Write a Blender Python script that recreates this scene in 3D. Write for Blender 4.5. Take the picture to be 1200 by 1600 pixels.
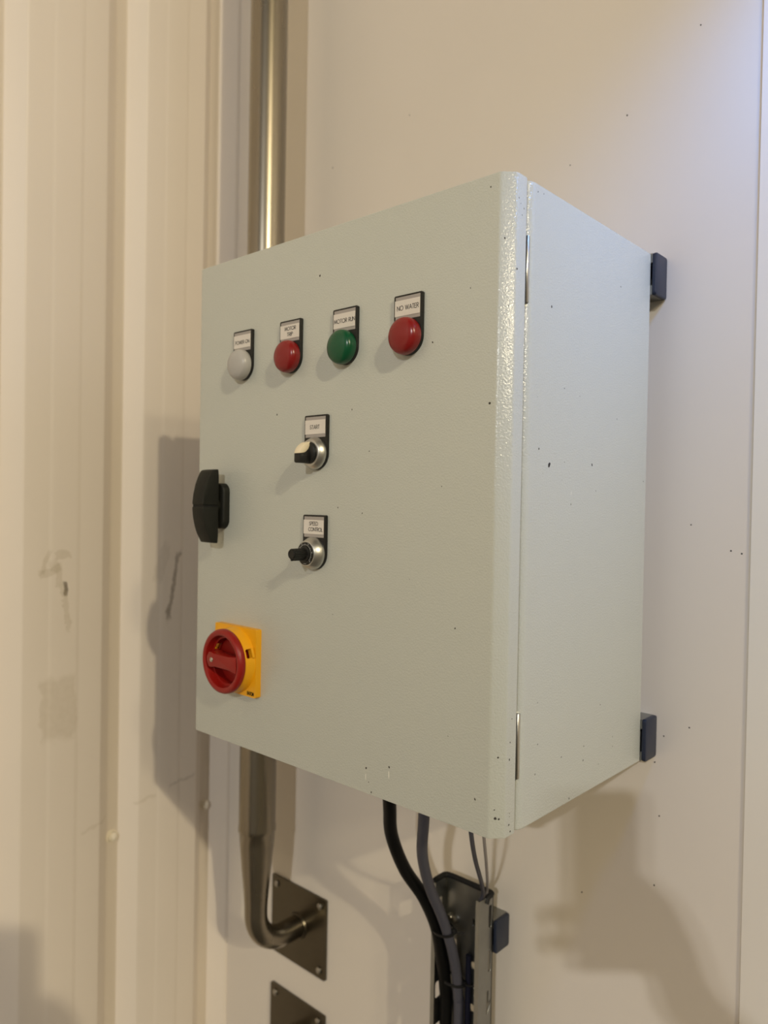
import bpy, bmesh, math, random
from mathutils import Vector, Matrix

random.seed(7)
for o in list(bpy.data.objects):
    bpy.data.objects.remove(o, do_unlink=True)
scene = bpy.context.scene
COL = scene.collection

# ------------------------------------------------------------------ camera
CAM = Vector((0.708666, -0.725174, 0.252956))
c_r = Vector((0.742205, 0.669944, 0.017509))
c_u = Vector((-0.022607, -0.001083, 0.999744))
c_f = Vector((-0.669791, 0.742411, -0.014342))
cam_data = bpy.data.cameras.new('camera')
cam = bpy.data.objects.new('camera', cam_data)
COL.objects.link(cam)
m = Matrix.Identity(4)
for i in range(3):
    m[i][0] = c_r[i]; m[i][1] = c_u[i]; m[i][2] = -c_f[i]; m[i][3] = CAM[i]
cam.matrix_world = m
cam_data.sensor_fit = 'HORIZONTAL'
cam_data.sensor_width = 36.0
cam_data.lens = 1184.08 / 1200 * 36.0
cam_data.clip_start = 0.003
cam_data.clip_end = 60
cam_data.dof.use_dof = True
cam_data.dof.focus_distance = 0.63
cam_data.dof.aperture_fstop = 7.2
scene.camera = cam

# ------------------------------------------------------------------ world, lamps, exposure
scene.view_settings.view_transform = 'Standard'
scene.view_settings.look = 'None'
scene.view_settings.exposure = 0.0
scene.view_settings.gamma = 1.0
scene.view_settings.use_curve_mapping = False

world = bpy.data.worlds.new('hall_air')
scene.world = world
world.use_nodes = True
bg = world.node_tree.nodes['Background']
bg.inputs['Color'].default_value = (1.0, 0.90, 0.76, 1)
bg.inputs['Strength'].default_value = 0.02


def point_lamp(name, loc, power, color, radius):
    d = bpy.data.lights.new(name, 'POINT')
    d.energy = power; d.color = color; d.shadow_soft_size = radius
    o = bpy.data.objects.new(name, d); COL.objects.link(o)
    o.location = loc
    return o


WARM = (1.0, 0.865, 0.59)
WHITE = (1.0, 1.0, 0.98)
# ceiling lamps of the hall (a row to the right, a pair behind the photographer)
point_lamp('ceiling_lamp_near', (9.3, -4.40, 5.25), 1300, WARM, 0.10)
point_lamp('ceiling_lamp_far', (12.0, -4.7, 5.45), 720, WARM, 0.32)
point_lamp('ceiling_lamp_twin', (4.40, -8.80, 3.62), 560, WHITE, 0.07)
point_lamp('ceiling_lamp_twin', (4.24, -8.87, 3.60), 332, WHITE, 0.07)
# added blue spot without a fixture, tints the upper right wall and cabinet side
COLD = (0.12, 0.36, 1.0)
cl = bpy.data.lights.new('added_blue_spot', 'SPOT')          # cone tilted away from the left wall
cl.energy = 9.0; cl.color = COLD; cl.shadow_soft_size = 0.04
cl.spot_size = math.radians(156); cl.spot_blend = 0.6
clo = bpy.data.objects.new('added_blue_spot', cl); COL.objects.link(clo)
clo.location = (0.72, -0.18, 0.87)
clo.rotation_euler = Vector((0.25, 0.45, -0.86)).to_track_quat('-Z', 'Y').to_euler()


# ------------------------------------------------------------------ node materials
def srgb(r, g, b):
    def c(v):
        v /= 255.0
        return v / 12.92 if v <= 0.04045 else ((v + 0.055) / 1.055) ** 2.4
    return (c(r), c(g), c(b), 1)


class NT:
    def __init__(self, name):
        self.m = bpy.data.materials.new(name); self.m.use_nodes = True
        self.t = self.m.node_tree; self.n = self.t.nodes; self.l = self.t.links
        self.b = self.n['Principled BSDF']

    def add(self, typ, **kw):
        x = self.n.new(typ)
        for k, v in kw.items():
            if k.startswith('i_'):
                x.inputs[k[2:].replace('_', ' ')].default_value = v
            else:
                setattr(x, k, v)
        return x

    def math(self, op, a, b=None, clamp=False):
        x = self.n.new('ShaderNodeMath'); x.operation = op; x.use_clamp = clamp
        for i, v in enumerate((a, b)):
            if v is None: continue
            if isinstance(v, (int, float)): x.inputs[i].default_value = v
            else: self.l.new(v, x.inputs[i])
        return x.outputs[0]

    def mix(self, fac, a, b):
        x = self.n.new('ShaderNodeMix'); x.data_type = 'RGBA'
        for sock, v in ((x.inputs[0], fac), (x.inputs[6], a), (x.inputs[7], b)):
            if isinstance(v, (int, float)): sock.default_value = v
            elif isinstance(v, tuple): sock.default_value = v
            else: self.l.new(v, sock)
        return x.outputs[2]


def material(name, color, rough=0.5, metal=0.0, spec=0.5, var=0.04, var_scale=30.0,
             bump=0.0, bump_scale=400.0, coat=0.0, rough_var=0.0, stretch=None, sss=0.0, trans=0.0, alpha=1.0):
    t = NT(name)
    tc = t.add('ShaderNodeTexCoord')
    co = tc.outputs['Object']
    if stretch:
        mp = t.add('ShaderNodeMapping'); mp.inputs['Scale'].default_value = stretch
        t.l.new(co, mp.inputs['Vector']); co = mp.outputs['Vector']
    n1 = t.add('ShaderNodeTexNoise'); n1.inputs['Scale'].default_value = var_scale; n1.inputs['Detail'].default_value = 4
    t.l.new(co, n1.inputs['Vector'])
    dark = tuple(c * (1 - var) for c in color[:3]) + (1,)
    lite = tuple(min(1, c * (1 + var)) for c in color[:3]) + (1,)
    t.l.new(t.mix(n1.outputs['Fac'], dark, lite), t.b.inputs['Base Color'])
    t.b.inputs['Metallic'].default_value = metal
    t.b.inputs['Specular IOR Level'].default_value = spec
    if rough_var:
        r = t.math('ADD', t.math('MULTIPLY', n1.outputs['Fac'], rough_var), rough - rough_var / 2)
        t.l.new(r, t.b.inputs['Roughness'])
    else:
        t.b.inputs['Roughness'].default_value = rough
    if coat:
        t.b.inputs['Coat Weight'].default_value = coat; t.b.inputs['Coat Roughness'].default_value = 0.08
    if sss:
        t.b.inputs['Subsurface Weight'].default_value = sss
        t.b.inputs['Subsurface Radius'].default_value = (0.004, 0.004, 0.004)
    if trans:
        t.b.inputs['Transmission Weight'].default_value = trans
    if bump:
        n2 = t.add('ShaderNodeTexNoise'); n2.inputs['Scale'].default_value = bump_scale; n2.inputs['Detail'].default_value = 2
        t.l.new(tc.outputs['Object'], n2.inputs['Vector'])
        bp = t.add('ShaderNodeBump'); bp.inputs['Strength'].default_value = bump; bp.inputs['Distance'].default_value = 0.0006
        t.l.new(n2.outputs['Fac'], bp.inputs['Height']); t.l.new(bp.outputs['Normal'], t.b.inputs['Normal'])
    return t.m


M = {}
M['cab'] = material('grey_powder_coat', srgb(195, 198, 190), 0.14, spec=0.5, var=0.012, var_scale=14, bump=0.58, bump_scale=640)
M['black'] = material('black_plastic', srgb(24, 24, 22), 0.42, spec=0.4, var=0.15, bump=0.1, bump_scale=900)
M['black_soft'] = material('black_rubber', srgb(26, 26, 27), 0.6, spec=0.3, var=0.15)
M['latch'] = material('black_moulded_nylon', srgb(26, 27, 22), 0.55, spec=0.3, var=0.25, var_scale=160, bump=0.35, bump_scale=700)
M['red_lens'] = material('red_lens_plastic', srgb(136, 24, 24), 0.25, spec=0.5, var=0.05, sss=0.25)
M['green_lens'] = material('green_lens_plastic', srgb(6, 82, 50), 0.25, spec=0.5, var=0.05, sss=0.2)
M['white_lens'] = material('white_lens_plastic', srgb(182, 180, 177), 0.3, spec=0.5, var=0.02, sss=0.3)
M['paper'] = material('label_paper', srgb(226, 220, 212), 0.55, spec=0.3, var=0.02)
M['holder'] = material('label_holder_film', srgb(166, 160, 156), 0.35, spec=0.5, var=0.04)
M['ink'] = material('label_ink', srgb(40, 34, 30), 0.7, spec=0.2, var=0.05)
M['scale_ink'] = material('dial_scale_print', srgb(200, 200, 196), 0.6, spec=0.2, var=0.05)
M['alu'] = material('satin_aluminium', srgb(196, 196, 192), 0.36, metal=1.0, var=0.05, bump=0.08, bump_scale=1400)
M['inlay'] = material('cream_white_inlay', srgb(240, 226, 196), 0.35, spec=0.5, var=0.01)
M['red'] = material('red_handle_plastic', srgb(142, 20, 14), 0.38, spec=0.45, var=0.06, bump=0.06)
M['yellow'] = material('yellow_plastic', srgb(236, 170, 18), 0.4, spec=0.45, var=0.03, bump=0.05)
M['zinc'] = material('bright_zinc_steel', srgb(198, 194, 182), 0.28, metal=1.0, var=0.08)
M['gap'] = material('rubber_seal_gap_shade', srgb(48, 48, 46), 0.8, spec=0.2, var=0.1)
M['steel'] = material('stainless_pipe_steel', srgb(150, 142, 128), 0.27, metal=1.0, var=0.12, var_scale=18, rough_var=0.10, stretch=(1, 1, 0.15))
M['plate'] = material('brushed_flange_steel', srgb(98, 92, 80), 0.30, metal=1.0, var=0.12, var_scale=30, rough_var=0.12)
M['bolt'] = material('galvanised_bolt', srgb(170, 166, 158), 0.3, metal=1.0, var=0.1)
M['galv'] = material('galvanised_sheet', srgb(156, 157, 155), 0.40, metal=1.0, var=0.14, var_scale=60, rough_var=0.15)
M['cap'] = material('black_cap_plastic_blue_light', srgb(33, 40, 58), 0.4, spec=0.4, var=0.08)  # black plastic with the blue light's tint put into its colour
M['cable_black'] = material('black_cable_sheath', srgb(8, 8, 8), 0.5, spec=0.25, var=0.1)
M['cable_grey'] = material('slate_grey_cable_sheath', srgb(72, 72, 82), 0.5, spec=0.35, var=0.06)
M['cable_pale'] = material('pale_grey_cable_sheath', srgb(140, 134, 132), 0.5, spec=0.35, var=0.06)
M['cable_blue'] = material('navy_cable_sheath', srgb(22, 24, 44), 0.5, spec=0.35, var=0.06)
M['chip'] = material('dark_paint_chip', srgb(62, 58, 54), 0.8, spec=0.2, var=0.3)
M['scuff'] = material('pale_scratch', srgb(226, 224, 214), 0.6, spec=0.3, var=0.05)
M['screw_white'] = material('painted_screw_head', srgb(240, 232, 216), 0.35, spec=0.5, var=0.03)
M['concrete'] = material('concrete_floor_grey', srgb(92, 88, 80), 0.7, spec=0.3, var=0.15, var_scale=4)
M['hall'] = material('hall_cladding', srgb(100, 95, 86), 0.6, spec=0.3, var=0.06, var_scale=3)


def wall_material(name, color, stains):
    """painted sheet with slight mottling plus dirt marks: (axis_u, z, half_u, half_z, tilt, strength, soft)"""
    t = NT(name)
    tc = t.add('ShaderNodeTexCoord'); co = tc.outputs['Object']
    n1 = t.add('ShaderNodeTexNoise'); n1.inputs['Scale'].default_value = 5; n1.inputs['Detail'].default_value = 5
    t.l.new(co, n1.inputs['Vector'])
    col = t.mix(n1.outputs['Fac'], tuple(c * .97 for c in color[:3]) + (1,), tuple(min(1, c * 1.03) for c in color[:3]) + (1,))
    if stains:
        nz = t.add('ShaderNodeTexNoise'); nz.inputs['Scale'].default_value = 55; nz.inputs['Detail'].default_value = 4
        t.l.new(co, nz.inputs['Vector'])
        nb = t.add('ShaderNodeTexNoise'); nb.inputs['Scale'].default_value = 140; nb.inputs['Detail'].default_value = 3
        t.l.new(co, nb.inputs['Vector'])
        sep = t.add('ShaderNodeSeparateXYZ'); t.l.new(co, sep.inputs[0])
        wob = t.math('MULTIPLY', t.math('SUBTRACT', nz.outputs['Fac'], .5), .022)
        for (u0, z0, hu, hz, tilt, k, dirt) in stains:
            du = t.math('SUBTRACT', t.math('ADD', sep.outputs[1], wob), u0)
            dz = t.math('SUBTRACT', t.math('ADD', sep.outputs[2], wob), z0)
            ca, sa = math.cos(tilt), math.sin(tilt)
            pu = t.math('ADD', t.math('MULTIPLY', du, ca), t.math('MULTIPLY', dz, sa))
            pz = t.math('SUBTRACT', t.math('MULTIPLY', dz, ca), t.math('MULTIPLY', du, sa))
            mu = t.math('DIVIDE', t.math('ABSOLUTE', pu), hu)
            mz = t.math('DIVIDE', t.math('ABSOLUTE', pz), hz)
            d = t.math('MAXIMUM', mu, mz)
            mask = t.math('MULTIPLY', t.math('SUBTRACT', 1.1, d), 5.0, clamp=True)
            mask = t.math('MULTIPLY', mask, t.math('ADD', t.math('MULTIPLY', nb.outputs['Fac'], .8), .5))
            mask = t.math('MULTIPLY', mask, k, clamp=True)
            col = t.mix(mask, col, dirt)
    t.l.new(col, t.b.inputs['Base Color'])
    t.b.inputs['Roughness'].default_value = 0.42
    t.b.inputs['Specular IOR Level'].default_value = 0.35
    n2 = t.add('ShaderNodeTexNoise'); n2.inputs['Scale'].default_value = 90; n2.inputs['Detail'].default_value = 3
    t.l.new(co, n2.inputs['Vector'])
    bp = t.add('ShaderNodeBump'); bp.inputs['Strength'].default_value = 0.06; bp.inputs['Distance'].default_value = 0.001
    t.l.new(n2.outputs['Fac'], bp.inputs['Height']); t.l.new(bp.outputs['Normal'], t.b.inputs['Normal'])
    return t.m


TAN = srgb(150, 132, 92)
GRIME = srgb(92, 78, 58)
M['wall'] = wall_material('cream_wall_paint', srgb(222, 214, 204), [])
M['wall_right_panel'] = wall_material('pale_wall_paint', srgb(250, 246, 241), [])
M['wall_left'] = wall_material('cream_ribbed_sheet_paint', srgb(228, 218, 207), [
    (-0.258, -0.036, 0.024, 0.042, 0.0, 0.20, TAN),      # glue residue rectangle
    (-0.2515, 0.125, 0.0025, 0.011, 0.0, 0.8, GRIME),     # small dark nick
    (-0.2545, 0.118, 0.004, 0.048, 0.25, 0.22, TAN),
    (-0.272, 0.150, 0.016, 0.006, 0.3, 0.22, TAN),
    (-0.2535, 0.172, 0.010, 0.006, 0.0, 0.22, TAN),
    (-0.276, 0.163, 0.003, 0.018, -0.35, 0.22, TAN),
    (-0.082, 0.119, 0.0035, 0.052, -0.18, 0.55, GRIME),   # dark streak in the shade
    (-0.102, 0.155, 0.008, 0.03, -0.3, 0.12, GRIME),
    (-0.2, -0.215, 0.022, 0.0025, 0.12, 0.16, TAN),
    (-0.125, -0.199, 0.018, 0.0025, 0.14, 0.18, TAN),
    (-0.06, -0.183, 0.022, 0.0025, 0.14, 0.22, GRIME),
])

# ------------------------------------------------------------------ mesh helpers
WORLD = {}


def tag(o, label=None, cat=None, group=None, kind=None):
    if label: o['label'] = label
    if cat: o['category'] = cat
    if group: o['group'] = group
    if kind: o['kind'] = kind
    return o


def link(name, mesh, mat, parent=None, smooth=35, label=None):
    """mesh is in world coordinates: move it to an origin at its own centre and parent it"""
    vs = [v.co for v in mesh.vertices]
    lo = Vector([min(v[i] for v in vs) for i in range(3)]); hi = Vector([max(v[i] for v in vs) for i in range(3)])
    c = (lo + hi) / 2
    mesh.transform(Matrix.Translation(-c))
    if smooth:
        for p in mesh.polygons: p.use_smooth = True
        mesh.set_sharp_from_angle(angle=math.radians(smooth))
    if mat and not mesh.materials: mesh.materials.append(mat)
    mesh.name = name
    o = bpy.data.objects.new(name, mesh); COL.objects.link(o)
    WORLD[o.name] = c
    if parent is not None:
        o.parent = parent; o.location = c - WORLD[parent.name]
    else:
        o.location = c
    if label: o['label'] = label
    return o


def empty(name, loc):
    o = bpy.data.objects.new(name, None); COL.objects.link(o)
    o.location = loc; o.empty_display_size = 0.05
    WORLD[o.name] = Vector(loc)
    return o


def from_bm(bm):
    bmesh.ops.recalc_face_normals(bm, faces=bm.faces)
    me = bpy.data.meshes.new('mesh'); bm.to_mesh(me); bm.free()
    return me


def bm_box(bm, lo, hi, bev=0.0, seg=2):
    r = bmesh.ops.create_cube(bm, size=1)
    vs = r['verts']
    for v in vs:
        v.co = Vector([lo[i] + (v.co[i] + .5) * (hi[i] - lo[i]) for i in range(3)])
    if bev:
        es = list({e for v in vs for e in v.link_edges})
        bmesh.ops.bevel(bm, geom=es, offset=bev, segments=seg, affect='EDGES', profile=.5)
    return bm


def box(lo, hi, bev=0.0, seg=2):
    return from_bm(bm_box(bmesh.new(), lo, hi, bev, seg))


AX = {'x': (1, 2, 0), 'y': (0, 2, 1), 'z': (0, 1, 2)}


def bm_prism(bm, pts, axis, a, b, bev=0.0, seg=2, select=None):
    """2-D outline extruded along an axis from a to b"""
    iu, iv, iw = AX[axis]
    def mk(p, w):
        c = [0, 0, 0]; c[iu] = p[0]; c[iv] = p[1]; c[iw] = w
        return bm.verts.new(c)
    A = [mk(p, a) for p in pts]; B = [mk(p, b) for p in pts]
    n = len(pts)
    bm.faces.new(A); bm.faces.new(B[::-1])
    for i in range(n):
        bm.faces.new((A[i], B[i], B[(i + 1) % n], A[(i + 1) % n]))
    bmesh.ops.recalc_face_normals(bm, faces=bm.faces)
    if bev:
        cap = set()
        for e in bm.edges:
            if e.is_valid and len(e.link_faces) == 2:
                if select is None or select(e): cap.add(e)
        bmesh.ops.bevel(bm, geom=list(cap), offset=bev, segments=seg, affect='EDGES', profile=.5)
    return bm


def prism(pts, axis, a, b, bev=0.0, seg=2, select=None):
    return from_bm(bm_prism(bmesh.new(), pts, axis, a, b, bev, seg, select))


def bm_lathe(bm, prof, center, axis, n=48, closed=False):
    """prof: list of (radius, offset along axis); axis a unit Vector"""
    axis = Vector(axis).normalized()
    t = Vector((0, 0, 1)) if abs(axis.z) < .9 else Vector((1, 0, 0))
    u = axis.cross(t).normalized(); v = axis.cross(u)
    rings = []
    for (r, h) in prof:
        if r < 1e-7:
            rings.append([bm.verts.new(Vector(center) + axis * h)])
        else:
            rings.append([bm.verts.new(Vector(center) + axis * h + (u * math.cos(k * 2 * math.pi / n) + v * math.sin(k * 2 * math.pi / n)) * r) for k in range(n)])
    pairs = list(zip(rings, rings[1:]))
    if closed: pairs.append((rings[-1], rings[0]))
    for A, B in pairs:
        for k in range(n):
            k2 = (k + 1) % n
            if len(A) == 1 and len(B) == 1: continue
            if len(A) == 1: bm.faces.new((A[0], B[k], B[k2]))
            elif len(B) == 1: bm.faces.new((A[k], A[k2], B[0]))
            else: bm.faces.new((A[k], A[k2], B[k2], B[k]))
    return bm


def lathe(prof, center, axis, n=48, closed=False):
    return from_bm(bm_lathe(bmesh.new(), prof, center, axis, n, closed))


def catmull(pts, sub=10):
    P = [Vector(p) for p in pts]
    P = [P[0] * 2 - P[1]] + P + [P[-1] * 2 - P[-2]]
    out = []
    for i in range(1, len(P) - 2):
        a, b, c, d = P[i - 1:i + 3]
        for k in range(sub):
            t = k / sub
            out.append(.5 * ((2 * b) + (c - a) * t + (2 * a - 5 * b + 4 * c - d) * t * t + (3 * b - a - 3 * c + d) * t ** 3))
    out.append(P[-2])
    return out


def bm_tube(bm, path, radii, n=20, caps=True):
    P = [Vector(p) for p in path]
    if isinstance(radii, (int, float)): radii = [radii] * len(P)
    tang = []
    for i in range(len(P)):
        d = P[min(i + 1, len(P) - 1)] - P[max(i - 1, 0)]
        tang.append(d.normalized())
    ref = Vector((1, 0, 0)) if abs(tang[0].x) < .9 else Vector((0, 1, 0))
    u = (ref - tang[0] * ref.dot(tang[0])).normalized()
    rings = []
    for i, p in enumerate(P):
        u = (u - tang[i] * u.dot(tang[i])).normalized()
        v = tang[i].cross(u)
        rings.append([bm.verts.new(p + (u * math.cos(k * 2 * math.pi / n) + v * math.sin(k * 2 * math.pi / n)) * radii[i]) for k in range(n)])
    for A, B in zip(rings, rings[1:]):
        for k in range(n):
            bm.faces.new((A[k], A[(k + 1) % n], B[(k + 1) % n], B[k]))
    if caps:
        bm.faces.new(rings[0][::-1]); bm.faces.new(rings[-1])
    return bm


def tube(path, radii, n=20, caps=True):
    return from_bm(bm_tube(bmesh.new(), path, radii, n, caps))


def plate_with_holes(outline, holes, thick, to_world):
    """flat sheet with cut-outs, made from a filled 2-D curve; to_world maps (u, v, w) to world"""
    cu = bpy.data.curves.new('outline', 'CURVE'); cu.dimensions = '2D'; cu.fill_mode = 'BOTH'; cu.extrude = thick * 500
    for loop in [outline] + list(holes):
        sp = cu.splines.new('POLY'); sp.points.add(len(loop) - 1); sp.use_cyclic_u = True
        for q, pt in zip(loop, sp.points): pt.co = (q[0] * 1000, q[1] * 1000, 0, 1)   # in mm: the fill needs sane sizes
    ob = bpy.data.objects.new('outline', cu); COL.objects.link(ob)
    dg = bpy.context.evaluated_depsgraph_get(); dg.update()
    me = bpy.data.meshes.new_from_object(ob.evaluated_get(dg))
    bpy.data.objects.remove(ob, do_unlink=True); bpy.data.curves.remove(cu)
    me.materials.clear()
    for v in me.vertices: v.co = Vector(to_world(v.co.x / 1000, v.co.y / 1000, v.co.z / 1000 + thick / 2))
    bm = bmesh.new(); bm.from_mesh(me); bmesh.ops.remove_doubles(bm, verts=bm.verts, dist=1e-6)
    bpy.data.meshes.remove(me)
    return from_bm(bm)


def rrect(x0, y0, x1, y1, r, n=5):
    pts = []
    for (cx, cy, a0) in ((x1 - r, y1 - r, 0), (x0 + r, y1 - r, 90), (x0 + r, y0 + r, 180), (x1 - r, y0 + r, 270)):
        for k in range(n + 1):
            a = math.radians(a0 + 90 * k / n)
            pts.append((cx + r * math.cos(a), cy + r * math.sin(a)))
    return pts


def circle(x, y, r, n=20, sy=1.0):
    return [(x + r * math.cos(k * 2 * math.pi / n), y + sy * r * math.sin(k * 2 * math.pi / n)) for k in range(n)]


# stroke lettering (thin geometric capitals) ------------------------------------------
def arc(cx, cy, rx, ry, a0, a1, n=12):
    return [(cx + rx * math.cos(math.radians(a0 + (a1 - a0) * k / n)), cy + ry * math.sin(math.radians(a0 + (a1 - a0) * k / n))) for k in range(n + 1)]


GLY = {
    'A': (.72, [[(0, 0), (.36, 1), (.72, 0)], [(.13, .33), (.59, .33)]]),
    'C': (.80, [arc(.48, .5, .48, .5, 48, 312, 18)]),
    'D': (.66, [[(0, 0), (0, 1), (.22, 1)] + arc(.22, .5, .44, .5, 90, -90, 12) + [(0, 0)]]),
    'E': (.46, [[(.46, 1), (0, 1), (0, 0), (.46, 0)], [(0, .52), (.42, .52)]]),
    'I': (.06, [[(.03, 0), (.03, 1)]]),
    'L': (.42, [[(0, 1), (0, 0), (.42, 0)]]),
    'M': (.86, [[(0, 0), (.12, 1), (.43, .12), (.74, 1), (.86, 0)]]),
    'N': (.66, [[(0, 0), (0, 1), (.66, 0), (.66, 1)]]),
    'O': (.96, [arc(.48, .5, .48, .5, 0, 360, 24)]),
    'P': (.50, [[(0, 0), (0, 1), (.24, 1)] + arc(.24, .74, .26, .26, 90, -90, 10) + [(0, .48)]]),
    'R': (.52, [[(0, 0), (0, 1), (.24, 1)] + arc(.24, .74, .26, .26, 90, -90, 10) + [(0, .48)], [(.22, .48), (.52, 0)]]),
    'S': (.48, [arc(.25, .75, .21, .25, 40, 250, 10) + arc(.23, .25, .24, .25, 80, -160, 10)]),
    'T': (.48, [[(0, 1), (.48, 1)], [(.24, 1), (.24, 0)]]),
    'U': (.56, [[(0, 1), (0, .28)] + arc(.28, .28, .28, .28, 180, 360, 10) + [(.56, 1)]]),
    'W': (1.02, [[(0, 1), (.25, 0), (.51, 1), (.77, 0), (1.02, 1)]]),
    ' ': (.30, []),
}


def strokes(lines, weight, to_world):
    """ribbon mesh for poly-lines given in (u, v)"""
    bm = bmesh.new()
    for pl in lines:
        for (a, b) in zip(pl, pl[1:]):
            d = Vector((b[0] - a[0], b[1] - a[1]))
            if d.length < 1e-9: continue
            d.normalize(); nrm = Vector((-d.y, d.x)) * weight / 2; e = d * weight * .35
            q = [(a[0] - e.x + nrm.x, a[1] - e.y + nrm.y), (b[0] + e.x + nrm.x, b[1] + e.y + nrm.y),
                 (b[0] + e.x - nrm.x, b[1] + e.y - nrm.y), (a[0] - e.x - nrm.x, a[1] - e.y - nrm.y)]
            bm.faces.new([bm.verts.new(to_world(*p)) for p in q])
    me = bpy.data.meshes.new('mesh'); bm.to_mesh(me); bm.free()
    return me


def word_lines(text, cap, width, cx, base, gap=.16):
    adv = sum(GLY[c][0] for c in text) + gap * (len(text) - 1)
    sx = width / adv
    x = cx - width / 2; out = []
    for c in text:
        w, pls = GLY[c]
        for pl in pls: out.append([(x + p[0] * sx, base + p[1] * cap) for p in pl])
        x += (w + gap) * sx
    return out


# ------------------------------------------------------------------ the setting
YW = 0.028          # face of the back wall
FLOOR, CEIL = -1.35, 6.6
XR, YF = 14.0, -12.0
tag(link('floor', box((-0.6, YF, FLOOR - .1), (XR, 0.2, FLOOR)), M['concrete'], smooth=0), kind='structure')
tag(link('ceiling', box((-0.6, YF, CEIL), (XR, 0.2, CEIL + .1)), M['hall'], smooth=0), kind='structure')
tag(link('wall_right', box((XR, YF, FLOOR), (XR + .1, 0.2, CEIL)), M['hall'], smooth=0), kind='structure')
tag(link('wall_front', box((-0.6, YF - .1, FLOOR), (XR, YF, CEIL)), M['hall'], smooth=0), kind='structure')

# back wall: two flat sandwich panels meeting in a vertical joint
JX = 0.4905
wb = tag(link('wall_back', box((-0.42, YW, FLOOR), (JX - .0006, YW + .08, CEIL)), M['wall'], smooth=0), kind='structure')
link('wall_panel', box((JX, YW - .0022, FLOOR), (XR, YW + .08, CEIL), .0006, 2), M['wall_right_panel'], wb, label='flat cream panel right of the joint')

# left wall: trapezoid-ribbed sheet, wide crowns and narrow screwed valleys
XC, DEP = -0.3016, 0.0224
prof = [(0.0355, XC)]
valleys = [0.024, -0.136, -0.307]
while valleys[-1] > -1.7: valleys.append(valleys[-1] - 0.162)
for v in valleys:
    if v < 0.02:
        top = prof[-1][0]
        w = top - v
        a, b = v + w * .34, v + w * .66       # faint swage on the crown
        prof += [(b + .003, XC), (b, XC + .0008), (a, XC + .0008), (a - .003, XC)]
    prof += [(v, XC), (v - .022, XC - DEP), (v - .038, XC - DEP), (v - .060, XC)]
prof.append((YF, XC))
bm = bmesh.new()
lo_v = [bm.verts.new((x, y, FLOOR)) for (y, x) in prof]; hi_v = [bm.verts.new((x, y, CEIL)) for (y, x) in prof]
lo_b = [bm.verts.new((x - .05 if False else XC - .06, y, FLOOR)) for (y, x) in prof]; hi_b = [bm.verts.new((XC - .06, y, CEIL)) for (y, x) in prof]
for i in range(len(prof) - 1):
    bm.faces.new((lo_v[i], lo_v[i + 1], hi_v[i + 1], hi_v[i]))
    bm.faces.new((lo_b[i], lo_b[i + 1], hi_b[i + 1], hi_b[i]))
    bm.faces.new((lo_v[i], lo_v[i + 1], lo_b[i + 1], lo_b[i])); bm.faces.new((hi_v[i], hi_v[i + 1], hi_b[i + 1], hi_b[i]))
bm.faces.new((lo_v[0], hi_v[0], hi_b[0], lo_b[0])); bm.faces.new((lo_v[-1], hi_v[-1], hi_b[-1], lo_b[-1]))
me = from_bm(bm)
# bend rounding
bm = bmesh.new(); bm.from_mesh(me); bpy.data.meshes.remove(me)
es = [e for e in bm.edges if abs(e.verts[0].co.z - e.verts[1].co.z) > 1 and e.verts[0].co.x > XC - .05 and e.verts[0].co.y > -3]
bmesh.ops.bevel(bm, geom=es, offset=.0022, segments=2, affect='EDGES', profile=.5)
wl = link('wall_left', from_bm(bm), None, smooth=25)
wl.data.materials.append(M['wall_left'])
# keep stain coordinates in world units: bake the object's centre into its mesh
wl.data.transform(Matrix.Translation(WORLD['wall_left'])); wl.location = (0, 0, 0); WORLD['wall_left'] = Vector((0, 0, 0))
tag(wl, kind='structure')
screw_mesh = None
for (y, z) in ((-0.166, -0.2465), (-0.005, -0.246), (-0.3345, -0.250)):
    bm = bmesh.new()
    bm_lathe(bm, [(0, .0075), (.0036, .0072), (.0064, .0056), (.0074, .0030), (.0075, .0016), (.0092, .0013), (.0094, 0), (0, 0)],
             (XC - DEP, y, z), (1, 0, 0), 24)
    link('screw', from_bm(bm), M['screw_white'], wl)

# ------------------------------------------------------------------ control cabinet
W, H, F = 0.400, 0.500, 0.250
BY = -0.2252            # front edge of the body
cab = tag(empty('control_cabinet', (W / 2, -F / 2, 0)), 'light grey powder-coated metal control cabinet with closed front door, mounted on the wall', 'control cabinet')


def arc2(cx, cy, r, a0, a1, n):
    return [(cx + r * math.cos(math.radians(a0 + (a1 - a0) * k / n)), cy + r * math.sin(math.radians(a0 + (a1 - a0) * k / n))) for k in range(n + 1)]


rr = 0.0100
plan = [(0, 0), (W, 0)] + arc2(W - rr, BY + rr, rr, 0, -90, 8) + arc2(rr, BY + rr, rr, -90, -180, 8)
isflat = lambda e: abs(e.verts[0].co.z - e.verts[1].co.z) < 1e-6
body = link('body', prism(plan, 'z', 0, H, .0016, 3, isflat), M['cab'], cab, 40)
ch = 0.0092
DB = -0.2283
plan = [(0, DB), (W, DB), (W, -F + ch), (W - ch, -F), (ch, -F), (0, -F + ch)]
bm = bm_prism(bmesh.new(), plan, 'z', .0004, H - .0004)
es = [e for e in bm.edges if not isflat(e) and e.verts[0].co.y < -.235]
bmesh.ops.bevel(bm, geom=es, offset=.0016, segments=3, affect='EDGES', profile=.5)
es = [e for e in bm.edges if isflat(e) and abs(e.calc_face_angle(0)) > 1]
bmesh.ops.bevel(bm, geom=es, offset=.0011, segments=2, affect='EDGES', profile=.5)
door = link('door', from_bm(bm), M['cab'], cab, 35)
link('door_seal_gap_shade', box((.0035, DB, .004), (W - .0036, BY, H - .004)), M['gap'], cab)  # gasket brought outward so its dark strip stands for the gap's shade

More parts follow.
